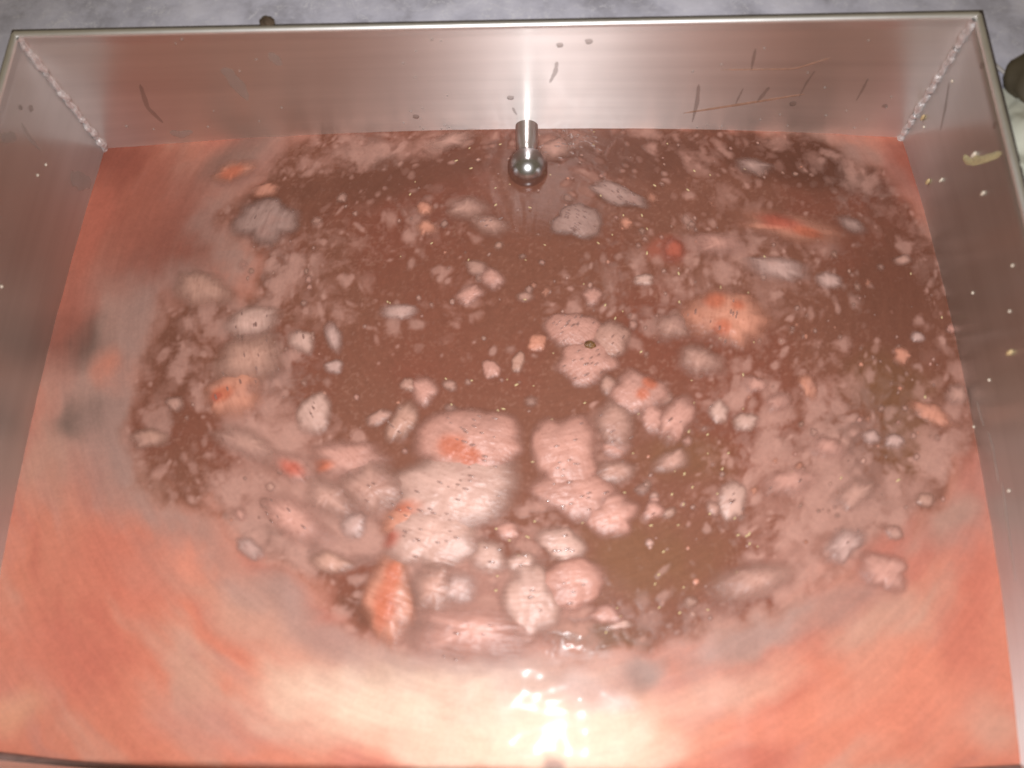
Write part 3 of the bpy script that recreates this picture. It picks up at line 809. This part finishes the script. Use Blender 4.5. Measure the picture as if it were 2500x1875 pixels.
foam(1405, 542, 52, 36, 5, 'm', 'grey pitted foam patch below the ball-ended rod, with tiny bubbles', dens=1, bub=34, soft=.35)
foam(1506, 478, 66, 22, 18, 'm', 'slim grey bubbly foam streak right of the ball-ended rod', bub=26, soft=.45)
foam(1352, 368, 42, 28, -10, 'd', 'brown froth patch against the right of the ball and the back wall', dens=.8, bub=16, soft=.6)
foam(1420, 346, 80, 26, 5, 'd', 'frothy strip of small bubbles along the back wall, right of the rod', dens=.45, bub=46, soft=.7)
foam(1138, 514, 54, 32, 5, 'd', 'reddish mottled foam patch left of the grey pitted one', dens=.8, soft=.8)
foam(1198, 552, 50, 26, 10, 'd', 'dull mottled foam patch between the rod and the dabs above centre', dens=.8, bub=8, soft=.8)
foam(1036, 512, 22, 20, 0, 'o', 'small orange foam dab left of the reddish mottled patch', soft=.7)
foam(1042, 558, 28, 22, 0, 'o', 'small orange foam dab below another orange dab, upper left of centre', dens=.9, soft=.8)
foam(1100, 350, 62, 22, -22, 'd', 'dull foam streak left of the rod, at the back wall', dens=.8, soft=.8)
foam(1835, 410, 46, 20, 8, 'm', 'dull grey foam streak at the upper right', dens=.8, soft=.8)
foam(2074, 552, 44, 18, 22, 'm', 'slanted grey foam streak near the right wall', dens=.8, soft=.8)
foam(2198, 871, 26, 22, 20, 'o', 'small salmon foam dot near the right wall', soft=.7)
foam(2267, 1012, 52, 25, 25, 'o', 'slanted peach foam patch near the right wall', soft=.6)
foam(2333, 965, 36, 28, 0, 'd', 'dull foam dab touching the right wall', dens=.8, soft=.8)
foam(2236, 826, 20, 14, 10, 'l', 'small pale lavender dab above the salmon dot, near the right wall', soft=.7)
foam(2202, 638, 24, 15, -10, 'd', 'small dull dab near the top of the right wall', soft=.8)
foam(1970, 946, 22, 38, -30, 'o', 'slanted peach foam dab right of the middle, over dark brown', soft=.7)
foam(1897, 985, 36, 26, -20, 'p', 'pink foam dab left below the slanted peach dab', dens=.9, soft=.8)
foam(1845, 942, 36, 22, 15, 'p', 'pink foam dab below the large orange patch', dens=.9, soft=.8)
foam(1752, 1008, 26, 32, -15, 'w', 'whitish oval dab right of the upright pink patch', bub=2, soft=.6)
foam(1818, 1032, 32, 26, 0, 'w', 'whitish round dab beside the whitish oval dab', soft=.6)
foam(2016, 1092, 48, 30, 18, 'p', 'soft pink foam patch in the right foam field', dens=.85, soft=.8)
foam(2125, 1068, 24, 20, 0, 'l', 'left pale dab of a pair in the right foam field', soft=.8)
foam(2180, 1076, 24, 22, 0, 'l', 'right pale dab of a pair in the right foam field', soft=.8)
foam(1930, 1178, 74, 32, -18, 'p', 'long pink foam patch in the lower right foam field', dens=.85, bub=4, soft=.8)
foam(2080, 1212, 54, 34, -25, 'd', 'dull foam patch right of the long pink one', dens=.85, soft=.8)
foam(1783, 1222, 32, 46, -10, 'w', 'upright white foam patch with glints, lower right', bub=8, soft=.55)
foam(1740, 1245, 20, 22, 0, 'd', 'small dull dab left of the upright white patch', soft=.8)
foam(2062, 1332, 54, 34, -30, 'l', 'pale lavender foam patch above the pink blob, lower right', dens=.9, bub=4, soft=.7)
foam(2158, 1398, 58, 46, 15, 'p', 'bright pink foam blob in the lower right corner', soft=.6, h=.004)
foam(1840, 1420, 110, 46, -12, 'd', 'broad dull foam sheet right of the greenish brown pool', dens=.8, soft=.85)
foam(2180, 1302, 26, 20, 0, 'd', 'small dull dab above the bright pink blob', soft=.8)
foam(2255, 1222, 26, 20, 0, 't', 'small tan dab by the right wall, lower down', soft=.8)

foam(915, 1195, 70, 60, -20, 'd', 'dull pink foam lobe at the upper left end of the large white patch', dens=.9, bub=8, soft=.6)
foam(1000, 1270, 60, 36, -12, 'o', 'peach foam between the large white patch and the whitish one below it', dens=.95, bub=6, soft=.6)
foam(800, 1215, 60, 40, 20, 'd', 'dull foam patch left of the large white patch, above the dark gap', dens=.85, soft=.75)
foam(1060, 1440, 50, 60, 0, 'd', 'soft pinkish foam right of the tall orange and white patch', dens=.85, soft=.8)
foam(1640, 1130, 44, 30, -10, 'd', 'dull foam dab right of the rounded lower middle patch, beside brown liquid', dens=.85, soft=.7)
foam(1700, 880, 60, 40, 15, 'd', 'dull foam patch just below the large orange patch', dens=.8, soft=.8)
foam(1640, 800, 50, 40, 0, 'd', 'dull foam patch left of the large orange patch', dens=.75, soft=.8)

# loose flecks of foam and of husk, too many and too small to count
def scatter(name, mat, n, seed, size, zones, tints, lo=.7, hi=1.6, elong=1.5):
    rn = random.Random(seed)
    VV, QQ, CC, FF, off = [], [], [], [], 0
    for k in range(n):
        z = rn.choices(zones, [zz[4] for zz in zones])[0]
        th = rn.random()*6.283; rr_ = math.sqrt(rn.random())
        px = z[0]+z[2]*rr_*math.cos(th); py = z[1]+z[3]*rr_*math.sin(th)
        s = size*rn.uniform(lo, hi)*rn.choice((.45, .6, .6, .8, 1, 1.6))
        p = at(px*K, py*K)
        r_, a_ = flow(p[0], p[1])
        ang = math.degrees(math.atan2(-(p[0]-CENTRE[0]), (p[1]-CENTRE[1])))
        sp = splat(px*K, py*K, s, s, 0)
        u = np.array([math.cos(a_), math.sin(a_)]); v = np.array([-math.sin(a_), math.cos(a_)])
        m_ = (np.linalg.norm(sp[1])+np.linalg.norm(sp[2]))/2
        e_ = rn.uniform(1, elong)
        V, Q, rgba, fl, c = foam_mesh_arrays((sp[0], u*m_*e_, v*m_), k, TINT[rn.choice(tints)]*rn.uniform(.7, 1.05), .0006, rn.uniform(.45, 1.0), .7, (), 5, 12, .3)
        V = V+np.array([c[0], c[1], 0])
        VV.append(V); QQ.append(Q+off); CC.append(rgba); FF.append(fl); off += len(V)
    o = mesh_np(name, np.concatenate(VV), np.concatenate(QQ), mat,
                attrs={'tint': ('FLOAT_COLOR', np.concatenate(CC)), 'flow': ('FLOAT_VECTOR', np.concatenate(FF))})
    return o
ZN = [(1100, 520, 480, 190, 3), (1450, 620, 420, 220, 3), (1650, 880, 380, 260, 3), (1000, 780, 420, 200, 1.2), (1300, 1000, 350, 200, 1.5), (1400, 1200, 260, 160, 1.4),
      (700, 950, 300, 260, 2), (1800, 1050, 260, 180, 1.5), (1950, 780, 130, 220, 1.2), (1400, 340, 420, 60, 1.2), (640, 620, 120, 160, 1)]
tag(scatter('foam_flecks', M['foam'], 330, 5, 7.5, ZN, 'pddtddo'),
    'tiny pink and tan foam flecks strewn over the brown liquid', 'foam flecks', kind='stuff')
rn = random.Random(8)
VV, QQ, off = [], [], 0
for k in range(150):
    z = rn.choices([(1200, 700, 420, 330, 3), (1280, 1050, 330, 300, 4), (1400, 1200, 250, 180, 2), (1300, 420, 420, 140, 1.5), (1750, 800, 330, 300, 1)], [3, 4, 2, 1.5, 1])[0]
    th = rn.random()*6.283; q = math.sqrt(rn.random())
    p = at((z[0]+z[2]*q*math.cos(th))*K, (z[1]+z[3]*q*math.sin(th))*K, .002)
    _, a_ = flow(p[0], p[1]); a_ += rn.uniform(-.5, .5)
    s = rn.uniform(.0005, .0009)
    v, q_ = lump_arrays((p[0], p[1], .0022), s*rn.uniform(1.2, 2.2), s*.8, s*.6, (math.cos(a_), math.sin(a_), 0), (-math.sin(a_), math.cos(a_), 0), nu=7, nv=4, seed=k)
    VV.append(v); QQ.append(q_+off); off += len(v)
tag(mesh_np('husk_flecks', np.concatenate(VV), np.concatenate(QQ), M['grain']),
    'tiny yellow grain husks drifting on the brown liquid', 'husk flecks', kind='stuff')
# dark speck between the bubbly pair
p = at(1440, 842, .004)
V, Q = lump_arrays((0, 0, 0), .0042, .0026, .0018, nu=14, nv=8, seed=4, rough=.5)
tag(mesh_np('husk_clump', V, Q, simple('wet_husk', (.16, .075, .025), .3, 0, 500, .5, .5), loc=(p[0], p[1], .0045)),
    'brown wet husk clump between the two bubbly foam patches', 'husk')

# ------------------------------------------------------------------ things on the walls and beside the tank
def grain(px, py, side, r, mat, label, group=None):
    c = on_wall(px, py, side)+NRM[side]*r*.5
    V, Q = lump_arrays((0, 0, 0), r*.6, r*1.5, r*.6, nu=12, nv=8, seed=int(px), rough=.2)
    V = V[:, [0, 2, 1]]
    tag(mesh_np('grain', V, Q, mat, loc=tuple(c)), label, 'grain', group)
GG = 'grains stuck to the right wall'
grain(2469, 861, 'right', .0022, M['grain'], 'bright yellow grain alone on the lower right wall', GG)
grain(2381, 378, 'right', .0021, M['palegrain'], 'pale grain just above the yellow dried smear on the right wall', GG)
grain(2269, 443, 'right', .0021, M['grain'], 'yellow grain below the right corner, left of a smaller pale one', GG)
grain(2300, 440, 'right', .0016, M['palegrain'], 'small pale grain right of the yellow one below the right corner', GG)
grain(2256, 287, 'right', .002, M['grain'], 'yellow grain lodged beside the right corner weld', GG)
grain(2402, 472, 'right', .0015, M['palegrain'], 'small pale grain in the middle of the upper right wall, below the smear', GG)

c = at(651, 58, T)
V, Q = lump_arrays((0, 0, 0), .0048, .0042, .0036, nu=18, nv=10, seed=5, rough=.3)
tag(mesh_np('dirt_clump', V, Q, M['clump'], loc=(c[0], HY+.0085, T-.001)), 'small dark brown lump of dirt behind the back rim', 'dirt lump')

# folded glossy film, dark rubber lump and wires at the right, on the floor
c0 = at(2520, 395, FZ)
film_o = None
nu, nv = 60, 60
u = np.linspace(-1, 1, nu); v = np.linspace(-1, 1, nv)
U, Vv = np.meshgrid(u, v, indexing='ij')
fold = np.sin(Vv*9+U*2.2+1.5*fbm(3, U*1.2, Vv*1.2, 2))*0.5+0.6*fbm(6, U*2, Vv*3.5, 3)
rad = np.clip(1-(U**2+Vv**2)**1.5*.7, 0, 1)
PX = .042*U*(1+.1*fbm(2, U*2, Vv*2, 2)); PY = .052*Vv; PZ = (.010+.007*fold)*rad**.5+.0012
film_o = mesh_np('plastic_film', np.stack([PX, PY, PZ], -1).reshape(-1, 3), grid_faces(nu, nv), M['bag'], loc=(HX+.0085+.041, c0[1], FZ))
tag(film_o, 'crumpled glossy white plastic film on the floor beside the right wall', 'plastic film')
c1 = at(2532, 215, FZ)
V, Q = lump_arrays((0, 0, .006), .020, .021, .009, nu=28, nv=16, seed=8, rough=.18)
tag(mesh_np('rubber_lump', V, Q, M['olive'], loc=(c1[0], c1[1], FZ)), 'dark olive rounded lump above the white plastic film', 'lump')
pts = [at(x, y, FZ+.0015) for x, y in ((2408, 133), (2430, 160), (2455, 180), (2485, 192))]
t = np.linspace(0, 1, 4); tt = np.linspace(0, 1, 24); pts = np.array(pts)
P = np.stack([np.interp(tt, t, pts[:, k]) for k in range(3)], 1); o0 = P[0].copy()
V, Q = tube_arrays(P-o0, .0012, 8)
tag(mesh_np('thread', V, Q, M['wire'], loc=tuple(o0)), 'thin pale curved thread on the grey floor by the right corner', 'thread')
pts = np.array([at(x, y, FZ+.003) for x, y in ((2446, 299), (2480, 300), (2540, 296))]); o0 = pts[0].copy()
V, Q = tube_arrays(np.linspace(pts[0], pts[2], 8)-o0, .0013, 8)
tag(mesh_np('wire', V, Q, M['wire'], loc=tuple(o0)), 'thin straight pale wire just above the white plastic film', 'wire')
